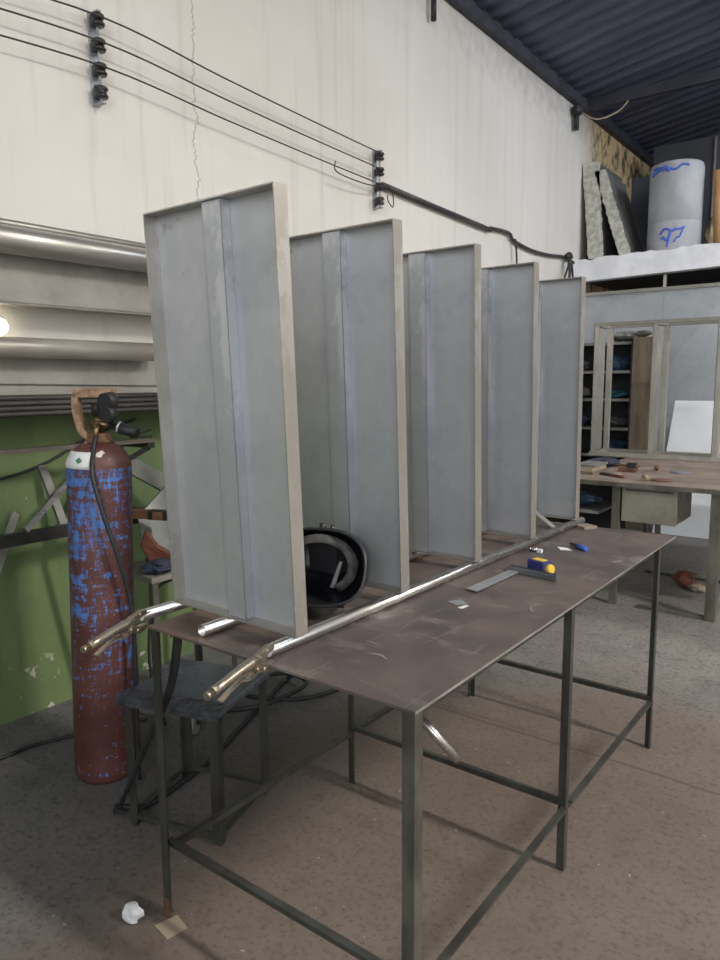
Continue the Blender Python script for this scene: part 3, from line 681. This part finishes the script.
# ------------------------------------------------------------------ insulators and wires
WA = [(1.25, 3.115), (2.08, 3.15), (4.275, 3.072)]
rows = {2.08: [3.138, 3.032, 2.928, 2.830], 4.275: [3.060, 2.958, 2.856, 2.762]}
names = {2.08: 'left', 4.275: 'right'}
for y, zs in rows.items():
    which = 'near the left picture edge' if y < 3 else 'above the second tray panel'
    br = empty('insulator_rack', (XW, y, zs[-1]), 'flat wall bracket with four black spools ' + which, 'insulator', 'wire racks on the wall')
    MB().box((XW, y - .018, zs[-1] - .05), (XW + .012, y + .018, zs[0] + .04)).build('back_strap', M_bracket, br)
    MB().box((XW + .012, y - .010, zs[-1] - .05), (XW + .075, y + .010, zs[-1] - .042)).build('strap_end', M_bracket, br)
    MB().box((XW + .012, y - .010, zs[0] + .034), (XW + .07, y + .010, zs[0] + .04)).build('strap_end', M_bracket, br)
    for z in zs:
        MB().lathe([(.020, -.026), (.030, -.024), (.034, -.014), (.026, -.005), (.026, .005), (.034, .014), (.030, .024), (.020, .026)], 18, (XW + .05, y, z)).build('spool', M_ceram, br)
    MB().tube([(XW + .05, y, zs[-1] - .045), (XW + .05, y, zs[0] + .036)], .006, 8).build('pin', M_bracket, br)
left = [(3.062, 'topmost'), (2.985, 'middle'), (2.898, 'lowest')]
for i in range(3):
    xa = XW + .088
    pts = [(xa, .4, rows[2.08][i] - .10), (xa, 1.25, rows[2.08][i] - (.085, .062, .058)[i]), (xa, 2.08, rows[2.08][i] + .004), (xa, 2.8, (rows[2.08][i] * .67 + rows[4.275][i] * .33) - .002), (xa, 3.5, (rows[2.08][i] * .35 + rows[4.275][i] * .65) - .002), (xa, 4.275, rows[4.275][i] + .004)]
    tag(MB().tube(smooth_path(pts, 6), .0042, 8).build('power_wire', M_wire), left[i][1] + ' of the three dark wires strung along the white wall', 'wire', 'wires on the white wall')
xa = XW + .06
tag(MB().tube(smooth_path([(xa + .045, 3.72, 2.895), (xa + .05, 3.725, 2.83), (xa + .045, 4.0, 2.82), (xa + .04, 4.2, 2.84), (xa + .04, 4.33, 2.86), (xa + .02, 4.40, 2.80), (xa + .03, 4.38, 2.735), (xa + .04, 4.31, 2.76), (xa + .04, 4.30, 2.80)], 6), .004, 8).build('tap_wire', M_wire), 'thin looped tap wire at the right set of spools', 'wire')
tag(MB().tube([(XW + .032, 4.33, 2.885), (XW + .030, 5.126, 2.862), (XW + .028, 5.99, 2.84)], .021, 12).build('conduit', M_conduit), 'thick dusty black conduit on the wall right of the spools', 'conduit')
pts = smooth_path([(XW + .03, 5.99, 2.855), (XW + .03, 6.28, 2.872), (XW + .03, 6.40, 2.862), (XW + .03, 6.47, 2.82), (XW + .03, 6.85, 2.785), (XW + .03, 7.30, 2.795), (XW + .03, 7.75, 2.83), (XW + .03, 8.0, 2.80)], 6)
tag(MB().tube(pts, .016, 10).build('wall_cable', M_conduit), 'black cable sagging along the wall towards the white slab', 'cable')
tag(MB().tube(smooth_path([(XW + .05, 6.46, 2.83), (XW + .05, 6.50, 2.70), (XW + .05, 6.52, 2.45)], 6), .010, 8).build('drop_cable', M_conduit), 'short cable dropping behind the fourth tray panel', 'cable')
tc = empty('cable_tails', (XW + .05, 7.75, 2.6), 'black cable tails tied below the left end of the white slab', 'cable')
for i, (dy, zz, r) in enumerate(((0, 2.52, .016), (.10, 2.56, .013), (-.09, 2.60, .012))):
    MB().tube(smooth_path([(XW + .07, 7.75, 2.86), (XW + .09, 7.75 + dy * .5, 2.74), (XW + .08, 7.75 + dy * 1.3, zz)], 6), r, 8).build('tail', M_black, tc)
MB().lump((XW + .07, 7.76, 2.84), (.045, .06, .045), 3, 8, .2).build('knot', M_black, tc)
# brackets at the eaves
e1 = MB().tube([(XW + .045, 4.985, 4.20), (XW + .045, 4.985, 4.445)], .022, 10).build('pipe_stub', M_iron); tag(e1, 'short dark pipe stub hanging from the eaves beam near the picture top', 'pipe stub')
e2 = empty('eaves_fitting', (XW + .06, 7.90, 4.3), 'small dark fitting with wires under the far eaves beam', 'fitting')
MB().tube([(XW + .05, 7.90, 4.17), (XW + .05, 7.90, 4.36)], .03, 10).build('stem', M_iron, e2)
MB().lump((XW + .07, 7.88, 4.36), (.06, .07, .06), 4, 10, .15).build('holder', M_black, e2)
MB().tube(smooth_path([(XW + .07, 7.9, 4.36), (XW + .25, 7.95, 4.25), (XW + .42, 8.1, 4.33), (XW + .50, 8.2, 4.46)], 6), .009, 8).build('loose_wire', M_card, e2)

# ------------------------------------------------------------------ things on the mezzanine
ZM = 2.8605
def block(name, x0, x1, xt0, xt1, y0, d, z1, label):
    t = empty(name, ((x0 + x1) / 2, y0, ZM), label, 'block', 'rough blocks on the mezzanine')
    n = 44; r = random.Random(len(label)); L = []; Rr = []
    for i in range(n + 1):
        u = i / n; z = ZM + (z1 - ZM) * u
        L.append((x0 + (xt0 - x0) * u + r.uniform(-.008, .008), y0, z)); Rr.append((x1 + (xt1 - x1) * u + r.uniform(-.008, .008), y0, z))
    MB().prism(L + Rr[::-1], (0, .02, 0)).build('rough_edge', M_foam, t)
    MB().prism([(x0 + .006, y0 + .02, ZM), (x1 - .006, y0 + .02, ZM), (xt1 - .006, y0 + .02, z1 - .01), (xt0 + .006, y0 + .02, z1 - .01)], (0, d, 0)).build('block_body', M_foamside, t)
    return t
block('rough_slab', -2.998, -2.832, -3.100, -2.915, 8.225, .8, 3.90, 'rough pale slab standing against the left wall on the mezzanine')
block('rough_slab', -2.655, -2.525, -2.962, -2.845, 8.225, .7, 3.80, 'rough pale slab leaning left over towards the wall slab on the mezzanine')
dk = MB().box((-2.79, 9.0, ZM), (-2.33, 9.25, 3.86)).build('dark_box', M_darkbox); tag(dk, 'dark box standing between the rough slabs and the pale barrel', 'box')
ds = empty('dark_sheet', (-2.3, 9.9, ZM), 'tall dark sheet with a pale edge post behind the barrel', 'sheet')
MB().box((-2.80, 9.88, ZM), (-2.10, 9.90, 4.42)).build('sheet', M_darkbox, ds)
MB().tube([(-2.085, 9.87, ZM), (-2.085, 9.87, 4.40)], .016, 8).build('edge_post', Z_rackdull, ds)
ba = empty('barrel', (-2.165, 8.52, ZM), 'pale grey-blue barrel with blue scribbles on the mezzanine edge', 'barrel')
BR = .272
bprof = [(BR * .99, 0), (BR, .02), (BR, .30), (BR * .985, .305), (BR * .985, .32), (BR, .325), (BR, .84), (BR * .985, .88), (BR * .95, .915), (BR * .9, .925)]
MB().lathe(bprof, 40, (-2.165, 8.52, ZM)).build('drum', M_barrel, ba)
def scrib(a0, a1, z0, z1, w, seed):
    r = random.Random(seed); P = []
    for i in range(7):
        a = a0 + (a1 - a0) * i / 6; z = z0 + (z1 - z0) * i / 6 + r.uniform(-.03, .03)
        P.append(Vector((-2.165 + (BR + .002) * math.cos(a), 8.52 + (BR + .002) * math.sin(a), ZM + z)))
    return MB().tube(smooth_path(P, 4), w, 6).build('blue_mark', M_bscrib, ba)
for a0, a1, z0, z1, w, s in ((-1.85, -.95, .20, .23, .012, 1), (-1.80, -1.25, .10, .22, .012, 2), (-1.55, -1.45, .06, .20, .011, 3), (-1.35, -1.0, .11, .20, .009, 4), (-2.35, -1.6, .80, .84, .020, 5), (-2.3, -.9, .845, .86, .012, 6)): scrib(a0, a1, z0, z1, w, s)
tag(MB().tube([(-1.715, 8.5, ZM), (-1.755, 8.5, 3.66)], .045, 16).build('pole', M_pole), 'orange-brown pole standing right of the barrel at the picture edge', 'pole')
tag(MB().lump((-1.83, 8.9, ZM + .22), (.10, .12, .22), 6, 10, .25).build('sack', mat('yellow_sack', (.42, .35, .20), (.28, .22, .12), 8, .9)), 'yellowish sack tucked behind the barrel', 'sack')

# ------------------------------------------------------------------ partition, shelves, leaning board
pa = empty('sheet_partition', (-1.6, 8.15, 0), 'grey galvanised sheet partition below the white slab', 'partition')
MB().box((-3.08, 8.13, 0), (-2.13, 8.14, 2.44)).build('sheet', Z_wall, pa)
MB().box((-2.132, 8.122, 0), (-.2, 8.13, 2.44)).build('sheet', Z_wall, pa)
MB().box((-3.08, 8.10, 2.44), (-.2, 8.15, 2.475)).build('top_rail', Z_rackdull, pa)
MB().box((-2.145, 8.11, 2.475), (-2.115, 8.14, 2.598)).build('stub_post', Z_edge, pa)
MB().prism([(-2.13, 8.119, 1.55), (-1.55, 8.119, 2.34), (-.3, 8.119, 2.34), (-.3, 8.119, .3), (-2.13, 8.119, .3)], (0, -.003, 0)).build('diagonal_layer', zinc('galvanised_pale', (.48, .51, .535), (.42, .45, .475), .5, .4), pa)  # thin, slightly lighter layer with a diagonal upper corner
sh = empty('storage_shelf', (-2.55, 7.4, 0), 'dark open storage shelf behind the far bench, left of the brown board', 'shelf')
MB().box((-3.05, 7.85, 0), (-2.21, 7.87, 1.90)).build('back_board', M_shelf, sh)
MB().box((-3.05, 7.42, 0), (-3.03, 7.85, 1.90)).build('side_board', M_shelf, sh)
MB().box((-2.235, 7.42, 0), (-2.215, 7.85, 1.90)).build('side_board', M_shelf, sh)
for z in (.45, .745, 1.023, 1.318, 1.60, 1.885):
    b = MB().box((-3.03, 7.44, z - .02), (-2.235, 7.85, z)).build('shelf_board', M_shelf, sh)
    MB().box((-3.03, 7.42, z - .024), (-2.235, 7.44, z + .004)).build('shelf_edge', M_shelfedge, b)
bd = MB().box((-2.205, 7.38, 0), (-2.03, 7.44, 1.925)).build('brown_board', M_wood); tag(bd, 'brown upright board at the right end of the dark shelf', 'board')
k = 0
M_bag1 = mat('blue_black_bag', (.03, .04, .08), (.05, .09, .16), 14, .5); M_bag2 = mat('dark_grey_bag', (.05, .05, .055), (.11, .11, .11), 14, .7); M_teal = mat('teal_cloth', (.03, .10, .14), (.06, .16, .22), 12, .6)
for x, z, r, mm, lab_ in ((-2.42, 1.60, (.15, .12, .09), M_bag1, 'blue-black bundle on the upper shelf beside the brown board'), (-2.44, 1.318, (.15, .12, .045), M_teal, 'flat teal cloth on the middle shelf beside the brown board'),
                      (-2.86, 1.60, (.12, .12, .07), M_bag2, 'grey bundle at the left of the upper shelf'), (-2.84, 1.023, (.12, .12, .08), M_bag1, 'dark bundle at the left of the lower shelf'), (-2.84, 1.318, (.13, .12, .07), M_bag2, 'dark grey bundle at the left of the middle shelf'), (-2.42, 1.023, (.12, .1, .06), M_bag2, 'dark grey bundle on the lower shelf beside the brown board'), (-2.45, .745, (.15, .12, .08), M_bag1, 'dark bundle on the lowest visible shelf')):
    tag(MB().lump((x, 7.64, z + r[2] * .93 + .001), r, 20 + k, 10, .25).build('bundle', mm), lab_, 'bundle', 'bundles on the dark shelf'); k += 1
tag(MB().lump((-2.32, 7.60, 1.885 + .062), (.17, .16, .06), 31, 14, .22).build('grey_bag', mat('grey_bag', (.22, .215, .20), (.12, .118, .11), 8, .7)), 'crumpled grey bag lying on top of the dark shelf', 'bag')
tag(MB().lump((-2.12, 7.41, 1.925 + .034), (.08, .06, .033), 33, 10, .25).build('cloth', mat('dark_olive_cloth', (.10, .10, .075), (.06, .06, .05), 10, .8)), 'small dark cloth on top of the brown board', 'cloth')
wb = MB().prism([(-1.925, 7.33, .004), (-1.25, 7.33, .004), (-1.28, 7.72, 1.30), (-1.868, 7.72, 1.30)], (0, .012, 0)).build('white_board', M_white); tag(wb, 'plain white board leaning behind the far bench, seen through the frame', 'board')

# ------------------------------------------------------------------ far bench
BX0, BX1, BY0, BY1, BZ = -1.90, -.30, 4.775, 6.90, .842
fbn = empty('far_bench', (-1.2, 5.5, 0), 'brown-topped steel bench in the background at the right', 'workbench')
ft = MB().box((BX0, BY0, BZ - .03), (BX1, BY1, BZ)).build('bench_top', M_bench2, fbn)
MB().box((BX0, BY0 - .003, BZ - .032), (BX1, BY0, BZ - .004)).build('front_edge', M_leglight, ft)
MB().angle(-.86, BY0 + .012, 0, BZ - .03, -1, 1, .060, .005).build('leg', M_leglight, fbn)
for x, y in ((-1.31, 5.12), (-1.50, BY0 + .03), (-.40, BY1 - .1), (BX0 + .05, BY1 - .1)):
    MB().bar((x, y, 0), (x, y, BZ - .03), .032 if y > 4.9 else .05, .032).build('leg', M_leglight, fbn)
MB().bar((-1.34, BY0 + .04, .012), (-.92, BY0 + .04, .012), .03, .02).build('foot_rail', M_leglight, fbn)
MB().bar((-1.55, 5.76, .012), (-.98, 5.76, .012), .03, .02).build('foot_rail', M_leg, fbn)
ca = empty('under_bench_shelf', (-1.8, 5.1, 0), 'dark open shelf below the left end of the far bench', 'shelf')
MB().box((-2.02, 5.30, .20), (-1.63, 5.32, .80)).build('back_board', M_shelf, ca)
for z in (.62, .40, .2): MB().box((-2.02, 4.84, z - .02), (-1.63, 5.30, z)).build('shelf_board', M_shelfedge if z > .5 else M_shelf, ca)
MB().box((-2.04, 4.84, 0), (-2.02, 5.32, .80)).build('side_board', M_leg, ca)
for x, z, r, l_ in ((-1.80, .622, (.12, .12, .05), 'dark bundle lying on the shelf under the far bench'),):
    tag(MB().lump((x, 5.02, z + r[2] * .96), r, 41, 12, .25).build('bundle', M_bag1), l_, 'bundle')
dr = empty('drawer_box', (-1.28, 4.85, .58), 'olive metal drawer box hanging under the far bench', 'drawer')
MB().box((-1.455, 4.805, .585), (-1.120, 5.20, .808)).build('housing', M_drawerdark, dr)
fr = MB().box((-1.462, 4.795, .580), (-1.118, 4.805, .806)).build('drawer_front', M_drawer, dr, .003)
MB().box((-1.44, 4.789, .788), (-1.14, 4.795, .799)).build('pull_lip', M_leg, fr)

# shelf frame standing on the far bench
FX0, FY0, FY1, FZ0, FZ1 = -2.238, 6.36, 6.74, BZ + .001, 2.005
sf = empty('shelf_frame', (-1.4, 6.5, FZ0), 'open galvanised shelf frame standing on the far bench', 'metal frame')
ux = [FX0, -1.745, -1.245, -.74]
t = .042
for x in ux:
    a = MB().box((x, FY0, FZ0 + .035), (x + t, FY0 + .004, FZ1 - .03)).box((x, FY0, FZ0 + .035), (x + .004, FY0 + t, FZ1 - .03)).build('front_upright', Z_frame, sf)
    MB().box((x + .003, FY1 - t, FZ0 + .035), (x + .003 + t, FY1, FZ1 - .03)).build('rear_upright', Z_frame, sf)
    MB().box((x + .006, FY0 + t + .001, FZ0 + .006), (x + .03, FY1 - t - .001, FZ0 + .030)).build('side_rail', Z_frame, sf)
    MB().box((x + .006, FY0 + t + .001, FZ1 - .030), (x + .03, FY1 - t - .001, FZ1 - .008)).build('side_rail', Z_frame, sf)
for y0, y1 in ((FY0 - .004, FY0 + t), (FY1 - t, FY1 + .002)):
    MB().box((FX0 - .01, y0, FZ0), (-.66, y1, FZ0 + .034)).build('bottom_rail', Z_frame, sf)
    MB().box((FX0 - .01, y0, FZ1 - .029), (-.66, y1, FZ1)).build('top_rail', Z_rackdull, sf)
for x in ux[:3]:
    MB().box((x + .012, FY0 + .085, FZ0 + .036), (x + .016, FY1 - .13, FZ1 - .032)).build('side_strip', Z_rackdull, sf)

# clutter on the far bench
zb_ = BZ + .0006
bk = ((-1.845, 5.16, .0, .02, M_wood, 'brown board at the bottom of the stack on the far bench corner'), (-1.85, 5.17, .02, .05, M_card, 'tan board in the middle of the stack on the far bench corner'), (-1.84, 5.18, .05, .066, M_shelfedge, 'grey board on top of the stack on the far bench corner'))
for x, y, a, b, mm, l_ in bk:
    tag(MB().box((x - .055, y - .14, zb_ + a + .0003), (x + .10, y + .16, zb_ + b)).build('board', mm), l_, 'board', 'board stack on the far bench')
tag(MB().lump((-1.86, 5.62, BZ + .032), (.11, .14, .031), 51, 14, .25).build('cloth', M_rag), 'dark crumpled cloth behind the board stack on the far bench', 'cloth')
def disc(x, y, r, h, m, l_, cat): return tag(MB().lathe([(r * .3, 0), (r, .002), (r, h), (r * .35, h + .004)], 20, (x, y, zb_)).build(cat.replace(' ', '_'), m), l_, cat)
disc(-1.265, 5.0, .072, .006, M_red, 'red-brown grinding disc near the front edge of the far bench', 'grinding disc')
disc(-1.27, 5.50, .075, .005, mat('blue_grey_disc', (.18, .20, .25), (.14, .155, .19), 8, .5), 'blue-grey disc on the far bench behind the red one', 'grinding disc')
tag(MB().tube([(-1.36, 4.90, BZ + .022), (-1.345, 4.93, BZ + .022)], .021, 14).build('roller', M_card), 'small tan roller near the front edge of the far bench', 'roller')
vs_ = empty('small_vice', (-1.60, 5.35, BZ), 'small rusty clamp lying in the middle of the far bench', 'clamp')
MB().box((-1.66, 5.32, zb_), (-1.54, 5.40, BZ + .03)).build('clamp_base', M_rust, vs_, .004)
MB().box((-1.60, 5.33, BZ + .03), (-1.54, 5.39, BZ + .065)).build('jaw', M_iron, vs_)
MB().tube([(-1.69, 5.36, BZ + .045), (-1.52, 5.36, BZ + .045)], .008, 8).build('screw', M_rust, vs_)
tag(MB().lump((-1.44, 5.52, BZ + .022), (.02, .02, .021), 61, 8, .2).build('nut', M_rust), 'small rusty nut right of the clamp on the far bench', 'nut')
rt = empty('red_tool', (-1.62, 5.0, BZ), 'red-handled tool lying behind the front edge of the far bench', 'hand tool')
MB().tube([(-1.70, 5.06, BZ + .012), (-1.61, 5.02, BZ + .012)], .010, 8).build('tool_head', M_iron, rt)
MB().tube([(-1.61, 5.02, BZ + .012), (-1.50, 4.96, BZ + .012)], .011, 8).build('grip', M_red, rt)
scrap('paper_scrap', [(-1.70, 5.12, zb_), (-1.60, 5.10, zb_), (-1.58, 5.16, zb_), (-1.68, 5.19, zb_)], .001, M_paper, 'white paper scrap beside the red-handled tool on the far bench', 'paper')
# rubbish under the far bench
tag(MB().lump((-1.20, 5.52, .062), (.085, .09, .06), 71, 10, .35).build('rubbish_bundle', M_orange), 'reddish rubbish bundle on the floor under the far bench', 'rubbish')
tag(MB().lump((-1.10, 5.44, .03), (.06, .05, .029), 73, 10, .3).build('rubbish_bundle', M_card), 'tan scrap heap beside the reddish bundle under the far bench', 'rubbish')

# ------------------------------------------------------------------ light
def area(name, loc, rot, sx, sy, power, colr=(1, 1, 1), spread=PI):
    l = bpy.data.lights.new(name, 'AREA'); l.shape = 'RECTANGLE'; l.size = sx; l.size_y = sy; l.energy = power; l.color = colr; l.spread = spread
    o = bpy.data.objects.new(name, l); o.location = loc; o.rotation_euler = rot; col.objects.link(o); return o
# daylight through the open gate on the right: a low directional share and the wide sky share
area('gate_daylight', (XR + .1, (DY0 + DY1) / 2, DZ / 2 + .05), (0, PI / 2 - .12, 0), DZ - .2, DY1 - DY0 - .04, 12, (1.0, .94, .86))
# translucent roof sheet running down the slope
area('roof_light_or_fill', (4.6, 2.25, roof_z(4.6) - .12), (0, math.atan(.156) * -1, 0), 2.8, .36, 820, (1.0, .955, .89))
area('roof_light_or_fill', (3.9, 6.6, roof_z(3.9) - .12), (0, math.atan(.156) * -1, 0), 2.8, .40, 250, (1.0, .96, .92))  # unseen second strip, added to brighten the far floor and bench
# unseen fill lights added under the roof and behind the camera
area('high_fill', (.6, 2.2, 4.95), (0, math.radians(68), 0), .9, 7.0, 7, (1.0, .975, .93), math.radians(120))
area('high_fill', (1.0, 7.2, 4.95), (0, math.radians(60), 0), .9, 2.6, 75, (.80, .88, 1.0), math.radians(140))
area('front_fill', (3.3, YF + .1, 3.0), (PI / 2, 0, 0), 4.8, 3.2, 300, (.90, .95, 1.0))
area('front_high_fill', (-.6, -2.6, 4.70), (math.radians(50), 0, 0), 4.4, 1.2, 42, (.90, .95, 1.0), math.radians(150))

w = bpy.data.worlds.new('world'); sc.world = w; w.use_nodes = True
nt = w.node_tree; bg = nt.nodes['Background']
sky = nt.nodes.new('ShaderNodeTexSky'); sky.sky_type = 'NISHITA'; sky.sun_disc = False; sky.sun_elevation = math.radians(40)
nt.links.new(sky.outputs[0], bg.inputs[0]); bg.inputs[1].default_value = .25

vs = sc.view_settings
vs.view_transform = 'Standard'; vs.look = 'None'; vs.exposure = 0.0; vs.gamma = 1.0; vs.use_curve_mapping = False
sc.cycles.use_denoising = True
sc.cycles.max_bounces = 8; sc.cycles.diffuse_bounces = 5; sc.cycles.sample_clamp_indirect = 6
